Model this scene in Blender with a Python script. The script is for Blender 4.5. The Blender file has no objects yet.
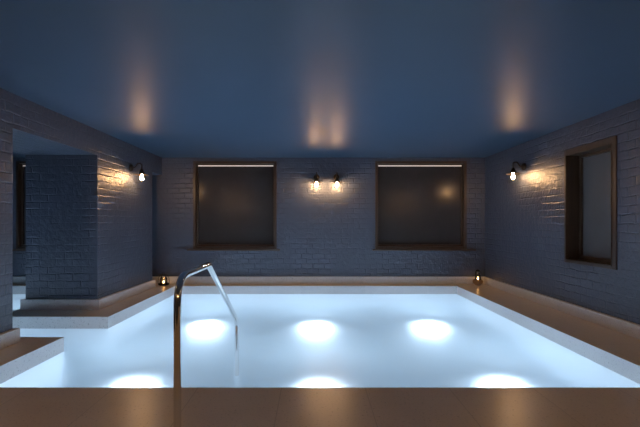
import bpy, bmesh, math, random
from mathutils import Vector, Matrix
random.seed(4)
S = bpy.context.scene
COL = S.collection
PI = math.pi

# ------------------------------------------------------------------ camera, world, exposure
cam = bpy.data.cameras.new('camera')
cam.lens = 24.0; cam.sensor_width = 36.0
cam.shift_x = 6.8 / 640; cam.shift_y = 9.6 / 640
cam.clip_start = 0.05
co = bpy.data.objects.new('camera', cam); COL.objects.link(co)
co.location = (0, 0, 1.3); co.rotation_euler = (PI / 2, 0, 0)
S.camera = co
w = bpy.data.worlds.new('night'); S.world = w; w.use_nodes = True
w.node_tree.nodes['Background'].inputs[0].default_value = (0.02, 0.03, 0.05, 1)
w.node_tree.nodes['Background'].inputs[1].default_value = 0.1
S.view_settings.view_transform = 'Standard'
S.view_settings.look = 'None'
S.view_settings.exposure = 0.0
S.view_settings.gamma = 1.0
S.view_settings.use_curve_mapping = False
S.cycles.max_bounces = 14
S.cycles.diffuse_bounces = 7
S.cycles.glossy_bounces = 5
S.cycles.transmission_bounces = 6
S.cycles.sample_clamp_indirect = 4.0
S.cycles.caustics_refractive = True
S.cycles.caustics_reflective = True
S.cycles.use_denoising = True

POOL_LIGHT = 102.0        # radiance of the underwater lenses
BULB = 370.0             # radiance of the wall lamp bulbs

# ------------------------------------------------------------------ key dimensions (metres; camera at x=0, y=0)
XR, XL = 3.69, -3.255            # side walls
XL2 = -4.34                      # outer face of the left piers
XA = -7.0                        # far left wall of the adjoining bay
YB = 9.17                        # back wall
YN = -1.6                        # wall behind the camera
ZC = 2.706                       # ceiling
ZH = 2.33                        # soffit of the bulkhead
PX0, PX1 = -2.845, 2.964         # pool edges
PY0, PY1 = 3.375, 8.80
PIER_N = 4.62; PIER_F0, PIER_F1 = 6.44, 8.63
ZW = -0.164                      # water level
ZF = -1.45                       # pool floor

# ------------------------------------------------------------------ materials
def new_mat(name):
    m = bpy.data.materials.new(name); m.use_nodes = True
    nt = m.node_tree
    return m, nt, nt.nodes['Principled BSDF']

def N(nt, kind, **kw):
    n = nt.nodes.new(kind)
    for k, v in kw.items():
        setattr(n, k, v)
    return n

def setin(n, **kw):
    for k, v in kw.items():
        n.inputs[k.replace('_', ' ')].default_value = v

def simple(name, col, rough=0.5, metal=0.0, noise=0.0, scale=20, spec=0.5):
    m, nt, b = new_mat(name)
    b.inputs['Roughness'].default_value = rough
    b.inputs['Metallic'].default_value = metal
    b.inputs['Specular IOR Level'].default_value = spec
    b.inputs['Base Color'].default_value = (*col, 1)
    if noise:
        tc = N(nt, 'ShaderNodeTexCoord'); nz = N(nt, 'ShaderNodeTexNoise')
        nz.inputs['Scale'].default_value = scale; nz.inputs['Detail'].default_value = 5
        nt.links.new(tc.outputs['Object'], nz.inputs['Vector'])
        r = N(nt, 'ShaderNodeMapRange')
        r.inputs['To Min'].default_value = 1 - noise; r.inputs['To Max'].default_value = 1 + noise
        nt.links.new(nz.outputs['Fac'], r.inputs['Value'])
        v = N(nt, 'ShaderNodeVectorMath', operation='SCALE')
        v.inputs[0].default_value = col
        nt.links.new(r.outputs['Result'], v.inputs['Scale'])
        nt.links.new(v.outputs['Vector'], b.inputs['Base Color'])
        bp = N(nt, 'ShaderNodeBump'); bp.inputs['Strength'].default_value = 0.15; bp.inputs['Distance'].default_value = 0.002
        nt.links.new(nz.outputs['Fac'], bp.inputs['Height']); nt.links.new(bp.outputs['Normal'], b.inputs['Normal'])
    return m

def emit(name, col, strength):
    m, nt, b = new_mat(name)
    b.inputs['Base Color'].default_value = (0.6, 0.6, 0.6, 1)
    b.inputs['Emission Color'].default_value = (*col, 1)
    b.inputs['Emission Strength'].default_value = strength
    return m

def brick_mat():
    m, nt, b = new_mat('painted_brick')
    L = nt.links.new
    tc = N(nt, 'ShaderNodeTexCoord'); geo = N(nt, 'ShaderNodeNewGeometry')
    sp = N(nt, 'ShaderNodeSeparateXYZ'); sn = N(nt, 'ShaderNodeSeparateXYZ')
    L(tc.outputs['Object'], sp.inputs[0]); L(geo.outputs['True Normal'], sn.inputs[0])
    ab = N(nt, 'ShaderNodeMath', operation='ABSOLUTE'); L(sn.outputs['X'], ab.inputs[0])
    gt = N(nt, 'ShaderNodeMath', operation='GREATER_THAN'); L(ab.outputs[0], gt.inputs[0]); gt.inputs[1].default_value = 0.5
    mx = N(nt, 'ShaderNodeMix'); L(gt.outputs[0], mx.inputs['Factor']); L(sp.outputs['X'], mx.inputs['A']); L(sp.outputs['Y'], mx.inputs['B'])
    cb = N(nt, 'ShaderNodeCombineXYZ'); L(mx.outputs['Result'], cb.inputs['X']); L(sp.outputs['Z'], cb.inputs['Y'])
    # uneven hand-laid courses
    nz = N(nt, 'ShaderNodeTexNoise'); setin(nz, Scale=4.5, Detail=4.0); L(tc.outputs['Object'], nz.inputs['Vector'])
    sb = N(nt, 'ShaderNodeVectorMath', operation='SUBTRACT'); L(nz.outputs['Color'], sb.inputs[0]); sb.inputs[1].default_value = (.5, .5, .5)
    sc = N(nt, 'ShaderNodeVectorMath', operation='SCALE'); L(sb.outputs[0], sc.inputs[0]); sc.inputs['Scale'].default_value = 0.042
    ad = N(nt, 'ShaderNodeVectorMath', operation='ADD'); L(cb.outputs[0], ad.inputs[0]); L(sc.outputs[0], ad.inputs[1])
    br = N(nt, 'ShaderNodeTexBrick')
    setin(br, Scale=1.0, Mortar_Size=0.014, Mortar_Smooth=1.0, Brick_Width=0.25, Row_Height=0.108, Bias=0.0)
    br.inputs['Color1'].default_value = (1, 1, 1, 1); br.inputs['Color2'].default_value = (.45, .45, .45, 1)
    br.inputs['Mortar'].default_value = (0.0, 0.0, 0.0, 1)
    L(ad.outputs[0], br.inputs['Vector'])
    # patches where thick paint fills the joints
    n2 = N(nt, 'ShaderNodeTexNoise'); setin(n2, Scale=1.3, Detail=2.0); L(tc.outputs['Object'], n2.inputs['Vector'])
    r2 = N(nt, 'ShaderNodeMapRange'); r2.inputs['From Min'].default_value = .42; r2.inputs['From Max'].default_value = .68
    r2.inputs['To Min'].default_value = .12; r2.inputs['To Max'].default_value = 1.0; L(n2.outputs['Fac'], r2.inputs['Value'])
    rb = N(nt, 'ShaderNodeRGBToBW'); L(br.outputs['Color'], rb.inputs[0])
    h1 = N(nt, 'ShaderNodeMath', operation='MULTIPLY'); L(rb.outputs[0], h1.inputs[0]); L(r2.outputs[0], h1.inputs[1])
    n3 = N(nt, 'ShaderNodeTexNoise'); setin(n3, Scale=15.0, Detail=6.0, Roughness=0.6); L(tc.outputs['Object'], n3.inputs['Vector'])
    m3 = N(nt, 'ShaderNodeMath', operation='MULTIPLY'); L(n3.outputs['Fac'], m3.inputs[0]); m3.inputs[1].default_value = 0.9
    h2 = N(nt, 'ShaderNodeMath', operation='ADD'); L(h1.outputs[0], h2.inputs[0]); L(m3.outputs[0], h2.inputs[1])
    bp = N(nt, 'ShaderNodeBump'); setin(bp, Strength=0.9, Distance=0.016); L(h2.outputs[0], bp.inputs['Height'])
    L(bp.outputs['Normal'], b.inputs['Normal'])
    cr = N(nt, 'ShaderNodeMix', data_type='RGBA')
    cr.inputs['A'].default_value = (0.050, 0.062, 0.092, 1); cr.inputs['B'].default_value = (0.062, 0.076, 0.112, 1)
    L(h1.outputs[0], cr.inputs['Factor'])
    L(cr.outputs['Result'], b.inputs['Base Color'])
    b.inputs['Roughness'].default_value = 0.42
    b.inputs['Specular IOR Level'].default_value = 0.55
    return m

def stone_mat(name, ca, cb_, joint):
    m, nt, b = new_mat(name)
    L = nt.links.new
    tc = N(nt, 'ShaderNodeTexCoord')
    n1 = N(nt, 'ShaderNodeTexNoise'); setin(n1, Scale=2.5, Detail=6.0, Roughness=0.6); L(tc.outputs['Object'], n1.inputs['Vector'])
    n2 = N(nt, 'ShaderNodeTexNoise'); setin(n2, Scale=55.0, Detail=3.0, Roughness=0.7); L(tc.outputs['Object'], n2.inputs['Vector'])
    mx = N(nt, 'ShaderNodeMix', data_type='RGBA')
    mx.inputs['A'].default_value = (*ca, 1); mx.inputs['B'].default_value = (*cb_, 1)
    L(n1.outputs['Fac'], mx.inputs['Factor'])
    r = N(nt, 'ShaderNodeMapRange'); r.inputs['From Min'].default_value = .30; r.inputs['From Max'].default_value = .42
    r.inputs['To Min'].default_value = .55; r.inputs['To Max'].default_value = 1.0; L(n2.outputs['Fac'], r.inputs['Value'])
    # tile joints on the horizontal faces
    br = N(nt, 'ShaderNodeTexBrick'); br.offset = 0.0
    setin(br, Scale=1.0, Mortar_Size=0.003, Mortar_Smooth=0.2, Brick_Width=0.66, Row_Height=1.2)
    br.inputs['Color1'].default_value = (1, 1, 1, 1); br.inputs['Color2'].default_value = (.93, .93, .93, 1); br.inputs['Mortar'].default_value = (joint, joint, joint, 1)
    mp = N(nt, 'ShaderNodeMapping'); mp.inputs['Location'].default_value = (0.25, 0.225, 0)
    L(tc.outputs['Object'], mp.inputs['Vector']); L(mp.outputs[0], br.inputs['Vector'])
    rb = N(nt, 'ShaderNodeRGBToBW'); L(br.outputs['Color'], rb.inputs[0])
    mm = N(nt, 'ShaderNodeMath', operation='MULTIPLY'); L(r.outputs[0], mm.inputs[0]); L(rb.outputs[0], mm.inputs[1])
    v = N(nt, 'ShaderNodeVectorMath', operation='SCALE'); L(mx.outputs['Result'], v.inputs[0]); L(mm.outputs[0], v.inputs['Scale'])
    L(v.outputs['Vector'], b.inputs['Base Color'])
    bp = N(nt, 'ShaderNodeBump'); setin(bp, Strength=0.25, Distance=0.002); L(n2.outputs['Fac'], bp.inputs['Height'])
    L(bp.outputs['Normal'], b.inputs['Normal'])
    b.inputs['Roughness'].default_value = 0.30
    return m

def ceiling_mat():
    m, nt, b = new_mat('lacquered_ceiling')
    L = nt.links.new
    tc = N(nt, 'ShaderNodeTexCoord')
    n1 = N(nt, 'ShaderNodeTexNoise'); setin(n1, Scale=1.5, Detail=4.0); L(tc.outputs['Object'], n1.inputs['Vector'])
    mx = N(nt, 'ShaderNodeMix', data_type='RGBA')
    mx.inputs['A'].default_value = (0.055, 0.088, 0.140, 1); mx.inputs['B'].default_value = (0.062, 0.098, 0.156, 1)
    L(n1.outputs['Fac'], mx.inputs['Factor']); L(mx.outputs['Result'], b.inputs['Base Color'])
    b.inputs['Roughness'].default_value = 0.43
    b.inputs['Specular IOR Level'].default_value = 0.13
    return m

def tile_mat():
    m, nt, b = new_mat('pool_mosaic')
    L = nt.links.new
    tc = N(nt, 'ShaderNodeTexCoord')
    n1 = N(nt, 'ShaderNodeTexNoise'); setin(n1, Scale=6.0, Detail=3.0); L(tc.outputs['Object'], n1.inputs['Vector'])
    mx = N(nt, 'ShaderNodeMix', data_type='RGBA')
    mx.inputs['A'].default_value = (0.72, 0.76, 0.80, 1); mx.inputs['B'].default_value = (0.78, 0.82, 0.85, 1)
    L(n1.outputs['Fac'], mx.inputs['Factor']); L(mx.outputs['Result'], b.inputs['Base Color'])
    b.inputs['Roughness'].default_value = 0.5
    return m

def water_mat():
    # aerated, slightly milky water: part refracts, part scatters the light from below
    m, nt, b = new_mat('milky_water')
    L = nt.links.new
    b.inputs['Base Color'].default_value = (0.78, 0.91, 1.0, 1)
    b.inputs['Transmission Weight'].default_value = 1.0
    b.inputs['IOR'].default_value = 1.33
    b.inputs['Roughness'].default_value = 0.32
    tc = N(nt, 'ShaderNodeTexCoord')
    n1 = N(nt, 'ShaderNodeTexNoise'); setin(n1, Scale=1.4, Detail=2.0); L(tc.outputs['Object'], n1.inputs['Vector'])
    bp = N(nt, 'ShaderNodeBump'); setin(bp, Strength=0.3, Distance=0.03); L(n1.outputs['Fac'], bp.inputs['Height'])
    L(bp.outputs['Normal'], b.inputs['Normal'])
    tl = N(nt, 'ShaderNodeBsdfTranslucent'); tl.inputs[0].default_value = (0.68, 0.88, 1.0, 1)
    mx = N(nt, 'ShaderNodeMixShader'); mx.inputs[0].default_value = 0.22
    L(b.outputs[0], mx.inputs[1]); L(tl.outputs[0], mx.inputs[2])
    L(mx.outputs[0], nt.nodes['Material Output'].inputs['Surface'])
    return m

def wood_mat():
    m, nt, b = new_mat('dark_bronze_wood')
    L = nt.links.new
    tc = N(nt, 'ShaderNodeTexCoord'); mp = N(nt, 'ShaderNodeMapping'); mp.inputs['Scale'].default_value = (14, 14, 1.2)
    L(tc.outputs['Object'], mp.inputs[0])
    n1 = N(nt, 'ShaderNodeTexNoise'); setin(n1, Scale=2.0, Detail=5.0, Distortion=0.6); L(mp.outputs[0], n1.inputs['Vector'])
    mx = N(nt, 'ShaderNodeMix', data_type='RGBA')
    mx.inputs['A'].default_value = (0.022, 0.013, 0.009, 1); mx.inputs['B'].default_value = (0.070, 0.040, 0.024, 1)
    L(n1.outputs['Fac'], mx.inputs['Factor']); L(mx.outputs['Result'], b.inputs['Base Color'])
    b.inputs['Roughness'].default_value = 0.38
    return m

def glass_mat(name='clear_glass'):
    m, nt, b = new_mat(name)
    L = nt.links.new
    out = nt.nodes['Material Output']
    nt.nodes.remove(b)
    tr = N(nt, 'ShaderNodeBsdfTransparent'); tr.inputs[0].default_value = (.95, .95, .93, 1)
    gl = N(nt, 'ShaderNodeBsdfGlossy'); gl.inputs['Roughness'].default_value = 0.05
    fr = N(nt, 'ShaderNodeFresnel'); fr.inputs['IOR'].default_value = 1.5
    mx = N(nt, 'ShaderNodeMixShader'); L(fr.outputs[0], mx.inputs[0]); L(tr.outputs[0], mx.inputs[1]); L(gl.outputs[0], mx.inputs[2])
    L(mx.outputs[0], out.inputs['Surface'])
    return m

BRICK = brick_mat(); STONE = stone_mat('brown_limestone', (.62, .55, .43), (.76, .68, .55), .72); PALE_LIT = stone_mat('pool_lit_pale_limestone', (.70, .71, .72), (.80, .81, .82), .95); CEIL = ceiling_mat(); TILE = tile_mat(); WATER = water_mat(); WOOD = wood_mat()  # pale stone: greyer than the deck, with pool light lightened into its colour
GLASS = glass_mat()
BLIND = simple('grey_blind', (0.034, 0.031, 0.031), 0.22, noise=0.12, scale=6, spec=0.22)
BLIND2 = simple('pale_grey_blind', (0.115, 0.108, 0.110), 0.18, noise=0.10, scale=3, spec=0.6)
CHROME = simple('polished_steel', (0.78, 0.77, 0.76), 0.07, 1.0)
BRONZE = simple('aged_bronze', (0.060, 0.045, 0.035), 0.38, 0.85, noise=0.3, scale=60)
BRASS = simple('warm_brass', (0.50, 0.36, 0.24), 0.28, 1.0, noise=0.1, scale=40)
IRON = simple('blackened_iron', (0.03, 0.03, 0.032), 0.45, 0.8)
WAX = simple('white_wax', (0.8, 0.76, 0.68), 0.6)
E_BULB = emit('glowing_bulb', (1.0, 0.56, 0.25), BULB)
E_POOL = emit('lit_lens', (0.645, 0.80, 0.97), POOL_LIGHT)
E_FLAME = emit('candle_flame', (1.0, 0.50, 0.18), 70.0)
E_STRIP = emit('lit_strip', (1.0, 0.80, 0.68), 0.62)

# ------------------------------------------------------------------ mesh helpers
def box(bm, x0, x1, y0, y1, z0, z1):
    if x1 < x0: x0, x1 = x1, x0
    if y1 < y0: y0, y1 = y1, y0
    vs = [bm.verts.new(p) for p in ((x0,y0,z0),(x1,y0,z0),(x1,y1,z0),(x0,y1,z0),(x0,y0,z1),(x1,y0,z1),(x1,y1,z1),(x0,y1,z1))]
    for f in ((0,3,2,1),(4,5,6,7),(0,1,5,4),(1,2,6,5),(2,3,7,6),(3,0,4,7)):
        bm.faces.new([vs[i] for i in f])

def lathe(bm, prof, seg=32, center=(0,0,0)):
    """profile of (r, z) revolved about Z"""
    cx, cy, cz = center
    rings = []
    for r, z in prof:
        if r < 1e-6:
            rings.append([bm.verts.new((cx, cy, cz + z))])
        else:
            rings.append([bm.verts.new((cx + r*math.cos(2*PI*i/seg), cy + r*math.sin(2*PI*i/seg), cz + z)) for i in range(seg)])
    for a, b in zip(rings, rings[1:]):
        for i in range(seg):
            j = (i + 1) % seg
            if len(a) == 1 and len(b) == 1: continue
            if len(a) == 1: bm.faces.new((a[0], b[j], b[i]))
            elif len(b) == 1: bm.faces.new((a[i], a[j], b[0]))
            else: bm.faces.new((a[i], a[j], b[j], b[i]))

def tube(bm, pts, r, seg=16, cap=True):
    pts = [Vector(p) for p in pts]
    rs = r if isinstance(r, (list, tuple)) else [r]*len(pts)
    rings = []; up = None
    for i, p in enumerate(pts):
        t = (pts[min(i+1, len(pts)-1)] - pts[max(i-1, 0)]).normalized()
        if up is None:
            up = Vector((0,0,1)) if abs(t.z) < 0.9 else Vector((1,0,0))
        s = t.cross(up)
        if s.length < 1e-5: s = t.cross(Vector((0,1,0)))
        s.normalize(); up = s.cross(t).normalized()
        rings.append([bm.verts.new(p + rs[i]*(math.cos(2*PI*k/seg)*s + math.sin(2*PI*k/seg)*up)) for k in range(seg)])
    for a, b in zip(rings, rings[1:]):
        for k in range(seg):
            j = (k+1) % seg
            bm.faces.new((a[k], a[j], b[j], b[k]))
    if cap:
        bm.faces.new(rings[0][::-1]); bm.faces.new(rings[-1])

def fillet(pts, radii, n=10):
    """polyline with rounded corners"""
    P = [Vector(p) for p in pts]; out = [P[0]]
    for i in range(1, len(P)-1):
        a, b, c = P[i-1], P[i], P[i+1]
        d1 = (a-b).normalized(); d2 = (c-b).normalized()
        ang = d1.angle(d2); t = radii[i-1] / math.tan(ang/2)
        t = min(t, (a-b).length*0.49, (c-b).length*0.49)
        s, e = b + d1*t, b + d2*t
        for k in range(n+1):
            u = k/n
            out.append((1-u)**2*s + 2*u*(1-u)*b + u*u*e)
    out.append(P[-1])
    return out

def obj(name, bm, mat, parent=None, smooth=False, bevel=0.0, recalc=True):
    if recalc: bmesh.ops.recalc_face_normals(bm, faces=bm.faces)
    me = bpy.data.meshes.new(name); bm.to_mesh(me); bm.free()
    o = bpy.data.objects.new(name, me); COL.objects.link(o)
    me.materials.append(mat)
    if smooth:
        for p in me.polygons: p.use_smooth = True
        me.set_sharp_from_angle(angle=math.radians(38))
    if bevel:
        md = o.modifiers.new('bevel', 'BEVEL'); md.width = bevel; md.segments = 2; md.limit_method = 'ANGLE'
    if parent: o.parent = parent
    return o

def struct(name, bm, mat, parent=None, **kw):
    o = obj(name, bm, mat, parent, **kw)
    if parent is None: o['kind'] = 'structure'
    return o

def thing(name, label, cat, loc=(0,0,0), rz=0.0, group=None):
    o = bpy.data.objects.new(name, None); COL.objects.link(o)
    o.location = loc; o.rotation_euler = (0,0,rz); o.empty_display_size = 0.1
    o['label'] = label; o['category'] = cat
    if group: o['group'] = group
    return o

def copy_tree(root, loc, rz, label):
    r = root.copy(); COL.objects.link(r); r.location = loc; r.rotation_euler = (0,0,rz); r['label'] = label
    for ch in list(root.children):
        c = ch.copy(); COL.objects.link(c); c.parent = r
        for g in ch.children:
            d = g.copy(); COL.objects.link(d); d.parent = c
    return r

def B(*boxes):
    bm = bmesh.new()
    for b in boxes: box(bm, *b)
    return bm

# ------------------------------------------------------------------ windows: openings
WZ0, WZ1 = 1.3 - .558, 1.3 + 1.332
WIN = {1: (-2.577, -0.784), 2: (1.331, 3.297), 3: (-6.38, -4.62)}
SWY0, SWY1, SWZ0, SWZ1 = 5.18, 6.25, 1.3 - .57, 1.3 + 1.062

# ------------------------------------------------------------------ structure: walls
T = 0.35
bx = []
edges = [XA] + [v for k in (3, 1, 2) for v in WIN[k]] + [XR]
for i in range(0, len(edges), 2):
    bx.append((edges[i], edges[i+1], YB, YB+T, ZF, ZC))
for k in (1, 2, 3):
    a, b = WIN[k]
    bx.append((a, b, YB, YB+T, ZF, WZ0)); bx.append((a, b, YB, YB+T, WZ1, ZC))
struct('wall_back', B(*bx), BRICK)
struct('wall_right', B((XR, XR+T, YN, SWY0, ZF, ZC), (XR, XR+T, SWY1, YB+T, ZF, ZC),
                       (XR, XR+T, SWY0, SWY1, ZF, SWZ0), (XR, XR+T, SWY0, SWY1, SWZ1, ZC)), BRICK)
# left wall: two piers with a bulkhead running over both
struct('wall_left', B((XL2, XL, YN, PIER_N, 0, ZH), (XL2, XL, PIER_F0, PIER_F1, 0, ZH), (XL2, XL, YN, YB, ZH, ZC)), BRICK)
struct('wall_far_left', B((XA-T, XA, YN, YB+T, ZF, ZC)), BRICK)
struct('wall_front', B((XA-T, XR+T, YN-T, YN, ZF, ZC)), BRICK)
struct('ceiling', B((XA-T, XR+T, YN-T, YB+T, ZC, ZC+0.2)), CEIL)

# deck, ledges and the two islands carrying the piers (stone coping)
ZS = -0.26
IX0 = -4.45
stone = [(XA, XR, YN, PY0, ZS, 0),                    # deck at the camera
         (PX1, XR, PY0, YB, ZS, 0),                   # right ledge
         (XA, PX1, PY1, YB, ZS, 0),                   # back ledge
         (IX0, PX0, 5.92, PY1, ZS, 0),                # far island
         (IX0, PX0, PY0, 4.87, ZS, 0)]                # near island
fl = struct('floor', B(*stone), STONE)
fl.data.materials.append(PALE_LIT)                        # slab sides coloured paler for the pool light on them, brown tiles on top
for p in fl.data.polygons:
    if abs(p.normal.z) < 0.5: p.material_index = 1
struct('floor_pool_basin', B(*[(a, b, c, d, ZF, ZS) for a, b, c, d, _, _ in stone], (XA, XR, YN, YB, ZF-0.2, ZF)), TILE)

# stone upstands at the foot of the walls
HC, tc_ = 0.153, 0.05
struct('baseboard_back', B((XA, XR-tc_, YB-tc_, YB, 0, HC)), PALE_LIT, bevel=0.003)
struct('baseboard_right', B((XR-tc_, XR, YN, YB, 0, HC)), PALE_LIT, bevel=0.003)
struct('baseboard_left', B((XL2-tc_, XL+tc_, PIER_F0-tc_, PIER_F1+tc_, 0, HC)), PALE_LIT, bevel=0.003)
struct('baseboard_left_front', B((XL2-tc_, XL+tc_, YN, PIER_N+tc_, 0, HC)), PALE_LIT, bevel=0.003)

# ------------------------------------------------------------------ water
bm = bmesh.new()
def rect(x0, x1, y0, y1, nx, ny):
    g = [[bm.verts.new((x0+(x1-x0)*i/nx, y0+(y1-y0)*j/ny, ZW)) for j in range(ny+1)] for i in range(nx+1)]
    for i in range(nx):
        for j in range(ny):
            bm.faces.new((g[i][j], g[i+1][j], g[i+1][j+1], g[i][j+1]))
rect(PX0, PX1, PY0, PY1, 6, 6); rect(IX0, PX0, 4.87, 5.92, 2, 2); rect(XA, IX0, PY0, PY1, 3, 6)
wt = obj('pool_water', bm, WATER, recalc=False)
wt['label'] = 'still pale blue pool water lit from below, filling the basin'; wt['category'] = 'water'; wt['kind'] = 'stuff'

# ------------------------------------------------------------------ windows
def back_window(n, a, b, ol, orr):
    root = bpy.data.objects.new('window_%d' % n, None); COL.objects.link(root)
    root['kind'] = 'structure'
    fw = 0.05
    fr = B((a, a+fw, YB-.012, YB+.17, WZ0, WZ1), (b-fw, b, YB-.012, YB+.17, WZ0, WZ1),
           (a+fw, b-fw, YB-.012, YB+.17, WZ1-fw, WZ1), (a+fw, b-fw, YB-.012, YB+.17, WZ0, WZ0+fw),
           (a+fw, a+fw+.03, YB+.09, YB+.16, WZ0+fw, WZ1-fw), (b-fw-.03, b-fw, YB+.09, YB+.16, WZ0+fw, WZ1-fw),
           (a+fw+.03, b-fw-.03, YB+.09, YB+.16, WZ0+fw, WZ0+fw+.045), (a+fw+.03, b-fw-.03, YB+.09, YB+.16, WZ1-fw-.02, WZ1-fw))
    obj('window_frame', fr, WOOD, root, bevel=0.003)
    obj('window_sill', B((a-ol, b+orr, YB-.07, YB+.0, WZ0-.035, WZ0+.0)), WOOD, root, bevel=0.004)
    obj('pane', B((a+fw+.03, b-fw-.03, YB+.125, YB+.14, WZ0+fw+.045, WZ1-fw-.02)), BLIND, root)
    obj('light_strip', B((a+fw+.03, b-fw-.03, YB+.085, YB+.088, WZ1-fw-.050, WZ1-fw-.030)), E_STRIP, root)
    return root
back_window(1, *WIN[1], .12, .07); back_window(2, *WIN[2], .06, .18); back_window(3, *WIN[3], .07, .07)

root = bpy.data.objects.new('window_4', None); COL.objects.link(root); root['kind'] = 'structure'
fw = 0.05; r0, r1 = XR-.015, XR+.30
obj('window_frame', B((r0, r1, SWY0, SWY0+fw+.03, SWZ0, SWZ1), (r0, r1, SWY1-fw, SWY1, SWZ0, SWZ1),
    (r0, r1, SWY0+fw+.03, SWY1-fw, SWZ1-.085, SWZ1), (r0, r1, SWY0+fw+.03, SWY1-fw, SWZ0, SWZ0+fw),
    (XR+.17, XR+.25, SWY1-fw-.05, SWY1-fw, SWZ0+fw, SWZ1-.085), (XR+.17, XR+.25, SWY0+fw+.03, SWY0+fw+.08, SWZ0+fw, SWZ1-.085),
    (XR+.17, XR+.25, SWY0+fw+.08, SWY1-fw-.05, SWZ0+fw, SWZ0+fw+.05), (XR+.17, XR+.25, SWY0+fw+.08, SWY1-fw-.05, SWZ1-.12, SWZ1-.085)), WOOD, root, bevel=0.003)
obj('pane', B((XR+.20, XR+.215, SWY0+fw+.08, SWY1-fw-.05, SWZ0+fw+.05, SWZ1-.12)), BLIND2, root)
bt = .014
obj('bead', B((r0-.008, r0, SWY0+fw+.018, SWY0+fw+.03, SWZ0+fw, SWZ1-.085), (r0-.008, r0, SWY1-fw, SWY1-fw+.012, SWZ0+fw, SWZ1-.085),
    (r0-.008, r0, SWY0+fw+.018, SWY1-fw+.012, SWZ0+fw-.012, SWZ0+fw)), WOOD, root)

# ------------------------------------------------------------------ underwater lights
def pool_light():
    t = thing('pool_light', '', 'pool light', group='underwater lights on the pool floor')
    bm = bmesh.new(); lathe(bm, [(0, 0), (.19, 0), (.19, .012), (.183, .02), (.172, .02), (.172, .008), (0, .008)])
    obj('rim', bm, CHROME, t, smooth=True)
    bm = bmesh.new(); lathe(bm, [(0, .009), (.170, .009), (.168, .024), (.13, .04), (.07, .048), (0, .05)])
    obj('lens', bm, E_POOL, t, smooth=True)
    return t
pl0 = pool_light()
spots = [(-1.87, 7.45, 'round underwater light glowing on the pool floor, far row, behind the handrail'),
         (0.05, 7.45, 'round underwater light glowing on the pool floor, middle of the far row'),
         (2.04, 7.45, 'round underwater light glowing on the pool floor, rightmost of the far row'),
         (-2.07, 4.92, 'round underwater light at the near pool edge, left of the handrail post'),
         (0.08, 4.92, 'round underwater light at the near pool edge, middle of the near row'),
         (2.20, 4.92, 'round underwater light at the near pool edge, rightmost of the near row')]
for i, (x, y, lab) in enumerate(spots):
    if i == 0:
        pl0.location = (x, y, ZF); pl0['label'] = lab
    else:
        copy_tree(pl0, (x, y, ZF), 0, lab)
for x, y, lab in ((-5.0, 5.9, 'added unseen underwater light in the side pool, beside the gap between the brick piers'),
                  (-5.6, 4.4, 'added unseen underwater light in the side pool, nearer one behind the near brick pier'),
                  (-5.6, 7.2, 'added unseen underwater light in the side pool, farther one behind the far brick pier')):
    copy_tree(pl0, (x, y, ZF), 0, lab)  # hidden lights added to brighten the side bay, its curb and the soffit

# ------------------------------------------------------------------ wall lamps
ARM = 0.20
def sconce():
    # local: wall at y=0, lamp hangs towards -y ; origin on the wall at the height of the bulb
    t = thing('wall_lamp', '', 'wall lamp', group='bronze wall lamps')
    bm = bmesh.new()
    lathe(bm, [(0, 0), (.064, 0), (.064, .014), (.060, .030), (.048, .044), (.028, .052), (0, .055)], 32)
    bmesh.ops.rotate(bm, verts=bm.verts, cent=(0,0,0), matrix=Matrix.Rotation(PI/2, 3, 'X'))
    bmesh.ops.translate(bm, verts=bm.verts, vec=(0, 0, .185))
    obj('wall_plate', bm, BRONZE, t, smooth=True)
    bm = bmesh.new()
    path = fillet([(0, -.04, .185), (0, -.09, .20), (0, -.13, .265), (0, -.205, .255), (0, -ARM, .13)], [.04, .04, .05], 8)
    tube(bm, path, .012, 14)
    obj('arm', bm, BRONZE, t, smooth=True)
    bm = bmesh.new()   # bell socket cup
    lathe(bm, [(0, .165), (.016, .165), (.024, .155), (.034, .130), (.046, .105), (.056, .084), (.056, .074), (.050, .072), (.046, .088), (.0, .10)], 32, (0, -ARM, 0))
    obj('socket', bm, BRONZE, t, smooth=True)
    bm = bmesh.new()   # broad flat brim
    lathe(bm, [(.045, .082), (.075, .078), (.116, .064), (.121, .060), (.119, .057), (.075, .072), (.045, .076), (.045, .082)], 40, (0, -ARM, 0))
    obj('lamp_shade', bm, BRONZE, t, smooth=True)
    bm = bmesh.new()   # bulb
    lathe(bm, [(0, .072), (.013, .072), (.015, .055), (.023, .035), (.029, .010), (.030, -.006), (.024, -.026), (.013, -.037), (0, -.041)], 28, (0, -ARM, 0))
    b = obj('bulb', bm, E_BULB, t, smooth=True)
    bm = bmesh.new()
    lathe(bm, [(0, -.039), (.008, -.041), (.010, -.052), (.006, -.062), (0, -.066)], 16, (0, -ARM, 0))
    obj('finial', bm, BRASS, b, smooth=True)
    return t
sc0 = sconce()
ZB = 1.3 + .80
sc0.location = (0.07, YB, ZB); sc0['label'] = 'bronze wall lamp between the back windows, left one of the close pair'
copy_tree(sc0, (0.497, YB, ZB), 0, 'bronze wall lamp between the back windows, right one of the close pair')
copy_tree(sc0, (XL, 7.60, ZB), PI/2, 'bronze wall lamp on the left brick pier above the curb')
copy_tree(sc0, (XR, 7.45, ZB), -PI/2, 'bronze wall lamp on the right brick wall beside the tall window')

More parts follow.
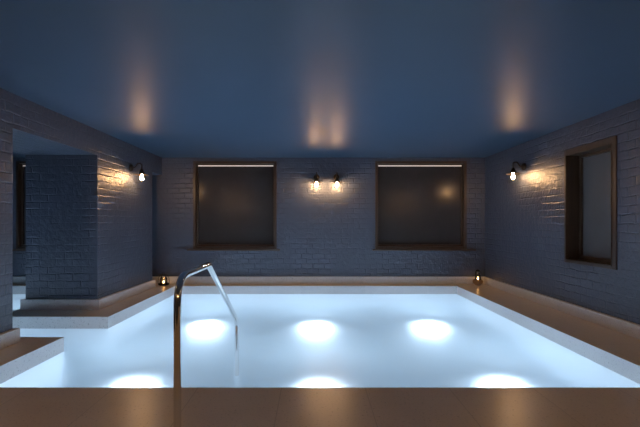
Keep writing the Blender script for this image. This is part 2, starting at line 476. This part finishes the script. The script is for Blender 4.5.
copy_tree(sc0, (XL, 2.3, ZB), PI/2, 'added fill wall lamp on the near left pier, out of view')  # this and the next five: unseen lamps added to warm the near deck
copy_tree(sc0, (XR, 2.3, ZB), -PI/2, 'added fill wall lamp on the near right wall, out of view')
copy_tree(sc0, (XL, -0.2, ZB), PI/2, 'added fill wall lamp on the left pier behind the camera')
copy_tree(sc0, (XR, -0.2, ZB), -PI/2, 'added fill wall lamp on the right wall behind the camera')
copy_tree(sc0, (-1.0, YN, ZB), PI, 'added fill wall lamp on the wall behind the camera, left one')
copy_tree(sc0, (1.2, YN, ZB), PI, 'added fill wall lamp on the wall behind the camera, right one')

# ------------------------------------------------------------------ handrail
t = thing('handrail', 'polished steel pool handrail bent down from the deck into the water', 'handrail', (-0.735, 2.31, 0))
yy = lambda d: d - 2.31
bm = bmesh.new()
pts = fillet([(0, 0, 0.0), (0, 0, 1.006), (0, yy(3.0), 1.006), (0, yy(4.10), .37), (0, yy(4.12), ZF)], [.16, .045, .12], 12)
tube(bm, pts, .0205, 24)
obj('rail', bm, CHROME, t, smooth=True)
bm = bmesh.new(); lathe(bm, [(0, 0), (.055, 0), (.055, .006), (.048, .014), (.026, .018), (.024, .03), (0, .03)], 32)
obj('flange', bm, CHROME, t, smooth=True)

# ------------------------------------------------------------------ candle lanterns
def candle(loc, lab):
    c = thing('tealight_candle', lab, 'candle', loc)
    bm = bmesh.new(); lathe(bm, [(0, 0), (.024, 0), (.025, .002), (.025, .030), (.021, .028), (0, .027)], 24)
    obj('wax', bm, WAX, c, smooth=True)
    bm = bmesh.new(); lathe(bm, [(0, .030), (.006, .036), (.009, .046), (.006, .060), (.002, .072), (0, .076)], 16)
    obj('flame', bm, E_FLAME, c, smooth=True)
    return c

# right: round brass bowl with a glass chimney
LX, LY = 3.45, 8.94
t = thing('candle_lantern', 'round brass candle lantern with tall glass chimney on the right back corner ledge', 'lantern', (LX, LY, 0))
bm = bmesh.new()
lathe(bm, [(0, .004), (.05, 0), (.058, .004), (.056, .012), (.080, .028), (.102, .055), (.106, .080), (.098, .103), (.086, .115),
           (.083, .112), (.088, .098), (.088, .090), (0, .089)], 40)
obj('bowl', bm, BRASS, t, smooth=True)
bm = bmesh.new()
lathe(bm, [(.062, .091), (.064, .11), (.060, .16), (.048, .215), (.044, .27), (.046, .285), (.044, .285), (.042, .27), (.046, .215), (.058, .16), (.062, .11), (.060, .091)], 32)
obj('glass_chimney', bm, GLASS, t, smooth=True)
bm = bmesh.new()
lathe(bm, [(.046, .285), (.050, .287), (.050, .297), (.034, .312), (.012, .322), (.010, .335), (0, .337), (.008, .318), (.030, .306), (.044, .293)], 28)
obj('lid', bm, IRON, t, smooth=True)
candle((LX, LY, .0895), 'small lit tealight inside the brass lantern with the tall glass chimney')

# left: low dark wire lantern
LX, LY = -3.13, 8.93
t = thing('candle_lantern', 'low dark wire candle lantern with domed top on the left back corner ledge', 'lantern', (LX, LY, 0))
bm = bmesh.new(); lathe(bm, [(0, 0), (.088, 0), (.108, .012), (.114, .030), (.110, .042), (.104, .040), (.104, .024), (.08, .018), (0, .018)], 36)
obj('base', bm, IRON, t, smooth=True)
for k in range(6):
    a = 2*PI*k/6 + .26
    bm = bmesh.new()
    pr = [(.108, .035), (.113, .09), (.106, .145), (.078, .195), (.040, .222), (.010, .232)]
    tube(bm, [(r*math.cos(a), r*math.sin(a), z) for r, z in pr], .0042, 8)
    obj('wire', bm, IRON, t, smooth=True)
bm = bmesh.new()
tube(bm, [(.112*math.cos(2*PI*i/32), .112*math.sin(2*PI*i/32), .118) for i in range(33)], .004, 8, cap=False)
obj('ring', bm, BRASS, t, smooth=True)
bm = bmesh.new()
tube(bm, [(.022*math.cos(2*PI*i/20), 0, .252 + .022*math.sin(2*PI*i/20)) for i in range(21)], .004, 8, cap=False)
obj('handle', bm, IRON, t, smooth=True)
bm = bmesh.new()
lathe(bm, [(.070, .019), (.073, .08), (.066, .150), (.055, .165), (.053, .165), (.064, .150), (.071, .08), (.068, .019)], 32)
obj('glass_cup', bm, GLASS, t, smooth=True)
candle((LX, LY, .019), 'small lit tealight inside the low dark wire lantern')
